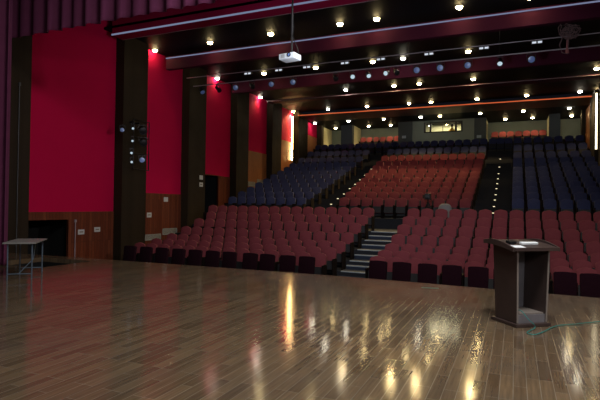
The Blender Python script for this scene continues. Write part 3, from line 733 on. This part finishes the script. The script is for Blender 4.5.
# ------------------------------------------------------------------ person in the booth
def skin_body(name, verts, edges, radii, m, parent=None, loc=(0, 0, 0), root=0):
    me = bpy.data.meshes.new(name); me.from_pydata(verts, edges, []); o = bpy.data.objects.new(name, me); COL.objects.link(o); o.location = loc
    if parent: o.parent = parent
    md = o.modifiers.new('skin', 'SKIN'); md.use_smooth_shade = True
    for v, r in zip(me.skin_vertices[0].data, radii): v.radius = r if isinstance(r, tuple) else (r, r)
    me.skin_vertices[0].data[root].use_root = True
    s = o.modifiers.new('sub', 'SUBSURF'); s.levels = 1; s.render_levels = 2
    me.materials.append(m); return o
bp = at(451.5, 130, 1, 39.75)
pz = BAYZ
pr = thing('person', (bp.x, 39.95, pz), 'person in a yellow top standing behind the lit booth window', 'person', rz=2.7)
sh = 1.30+.12
V = [(0, 0, .82), (0, -.01, .97), (0, 0, 1.1), (0, 0, 1.26), (0, -.02, 1.36), (0, -.04, 1.45), (.17, 0, 1.22), (.25, -.1, .98), (.16, -.33, .93), (-.17, 0, 1.22), (-.25, -.1, .98), (-.16, -.33, .93), (.09, 0, .45), (.1, .02, .07), (.11, -.14, .035), (-.09, 0, .45), (-.1, .02, .07), (-.11, -.14, .035)]
E_ = [(0, 1), (1, 2), (2, 3), (3, 4), (4, 5), (3, 6), (6, 7), (7, 8), (3, 9), (9, 10), (10, 11), (0, 12), (12, 13), (13, 14), (0, 15), (15, 16), (16, 17)]
Rr = [(.16, .12), (.15, .11), (.17, .11), (.12, .09), .055, .055, .07, .05, .035, .07, .05, .035, .08, .055, .045, .08, .055, .045]
skin_body('body', V, E_, Rr, M_YEL, pr)
b = MB(); b.lathe([(.03, -.125), (.062, -.1), (.078, -.03), (.082, .04), (.065, .1), (.02, .125)], 16, Matrix.Translation((0, -.05, 1.56)) @ Matrix.Diagonal((.95, 1.15, 1, 1)))
b.cyl((0, -.135, 1.56), (0, -.165, 1.535), .012, .016, 8); b.box(-.025, .025, -.14, -.128, 1.49, 1.5, .003)
for s in (-1, 1): b.box(s*.08-.01, s*.08+.01, -.06, -.03, 1.53, 1.585, .004); b.box(s*.03-.012, s*.03+.012, -.142, -.13, 1.572, 1.582, .003)
b.build('head', M_SKIN, pr, smooth=True)
b = MB(); b.lathe([(.088, -.02), (.092, .03), (.085, .09), (.05, .132), (.01, .14)], 16, Matrix.Translation((0, -.025, 1.57)) @ Matrix.Diagonal((1, 1.1, 1, 1))); b.lathe([(.05, -.13), (.085, -.08), (.09, 0), (.085, .08)], 16, Matrix.Translation((0, .0, 1.56)) @ Matrix.Diagonal((1, .9, 1, 1))); b.build('hair', M_HAIR, pr, smooth=True)
for s in (-1, 1):
    b = MB(); b.box(s*.16-.035, s*.16+.035, -.42, -.32, .915, .945, .01)
    for q in range(4): b.cyl((s*.16-.027+.018*q, -.42, .93), (s*.16-.027+.018*q, -.485-.008*(q in (1, 2)), .918), .008, .007, 6)
    b.cyl((s*.16-s*.035, -.35, .93), (s*.16-s*.06, -.41, .925), .009, .008, 6); b.build('hand', M_SKIN, pr, smooth=True)
# ------------------------------------------------------------------ light
def light(kind_, name, loc, energy, col, size=.1, aim=None, angle=None, blend=.6, sy=None):
    l = bpy.data.lights.new(name, kind_); l.energy = energy; l.color = col
    if kind_ == 'AREA':
        l.size = size
        if sy: l.shape = 'RECTANGLE'; l.size_y = sy
    else: l.shadow_soft_size = size
    if angle: l.spot_size = math.radians(angle); l.spot_blend = blend
    o = bpy.data.objects.new(name, l); COL.objects.link(o); o.location = loc
    d = (Vector(aim)-Vector(loc)) if aim else Vector((0, 0, -1))
    o.rotation_euler = d.to_track_quat('-Z', 'Y').to_euler()
    return o
POW = [12, 190, 520, 1700, 50, 95]
for row, x, y, z, c in SPOTS:
    e = POW[row]
    if row in (1, 2): e *= (1.0 if -9.5 < x < -.5 else .12)
    elif row == 3: e *= (1.0 if -9.5 < x < -.5 else .4)
    elif row < 5 and x < -12: e *= .4
    light('SPOT', 'downlight beam', (x, y, z-.16), e, (1, .70, .30) if row > 0 else (1, .8, .6), .06, (x, y-2.2, 3) if row in (2, 3) else None, 100 if row == 3 else 110, .8)
light('AREA', 'added lectern fill', (2.4, -2.0, 4.6), 170, (.97, .97, 1), 2.5, (.3, 8.0, .2), sy=1.0)  # unseen fill, added to brighten the inside of the lectern
light('SPOT', 'added rig fill', (-1.5, 7.5, 3.2), 1150, (.82, .88, 1), .3, (-6.0, 20, 7.4), 96, .8)  # unseen fill, added to lift the pipes, spotlights and coil
light('AREA', 'stage wash', (1.2, 3.6, 8.6), 720, (.98, .96, .92), 5, (.4, 7.0, 0), sy=1.6)
light('AREA', 'stage front wash', (-1.5, 9.0, 8.6), 165, (.76, .80, 1), 6, (-4, 17, 0), sy=.5)
light('SPOT', 'added red wall fill', (3.6, 9.0, 4.4), 1600, (1, .92, .95), .25, (-15.4, 14.8, 3.6), 46, .9)  # unseen fill, added to brighten the red wall panels
light('SPOT', 'added valance fill', (1.5, 3.0, 7.6), 380, (1, .92, 1), .3, (-5.0, 9.75, 6.6), 52, 1)  # unseen fill, added to light the valance pleats from the stage side
light('AREA', 'booth lamp', (-5.1, 40.6, 8.25), 80, (1, .95, .62), 2.4, sy=.8)

w = bpy.data.worlds.new('World'); S.world = w; w.use_nodes = True
w.node_tree.nodes['Background'].inputs[0].default_value = (.02, .02, .03, 1); w.node_tree.nodes['Background'].inputs[1].default_value = .2

# ------------------------------------------------------------------ camera
cam = bpy.data.cameras.new('Camera'); co = bpy.data.objects.new('Camera', cam); COL.objects.link(co)
cam.sensor_width = 36; cam.sensor_fit = 'HORIZONTAL'; cam.lens = F/600*36; cam.clip_end = 200
mw = Matrix((( RX.x, UX.x, -HX.x, EYE.x), (RX.y, UX.y, -HX.y, EYE.y), (RX.z, UX.z, -HX.z, EYE.z), (0, 0, 0, 1)))
co.matrix_world = mw; S.camera = co
S.view_settings.view_transform = 'Standard'; S.view_settings.look = 'None'; S.view_settings.exposure = 0; S.view_settings.gamma = 1; S.view_settings.use_curve_mapping = False
try:
    S.cycles.use_denoising = True; S.cycles.max_bounces = 6; S.cycles.diffuse_bounces = 3; S.cycles.sample_clamp_indirect = 6; S.cycles.use_light_tree = True
except Exception: pass
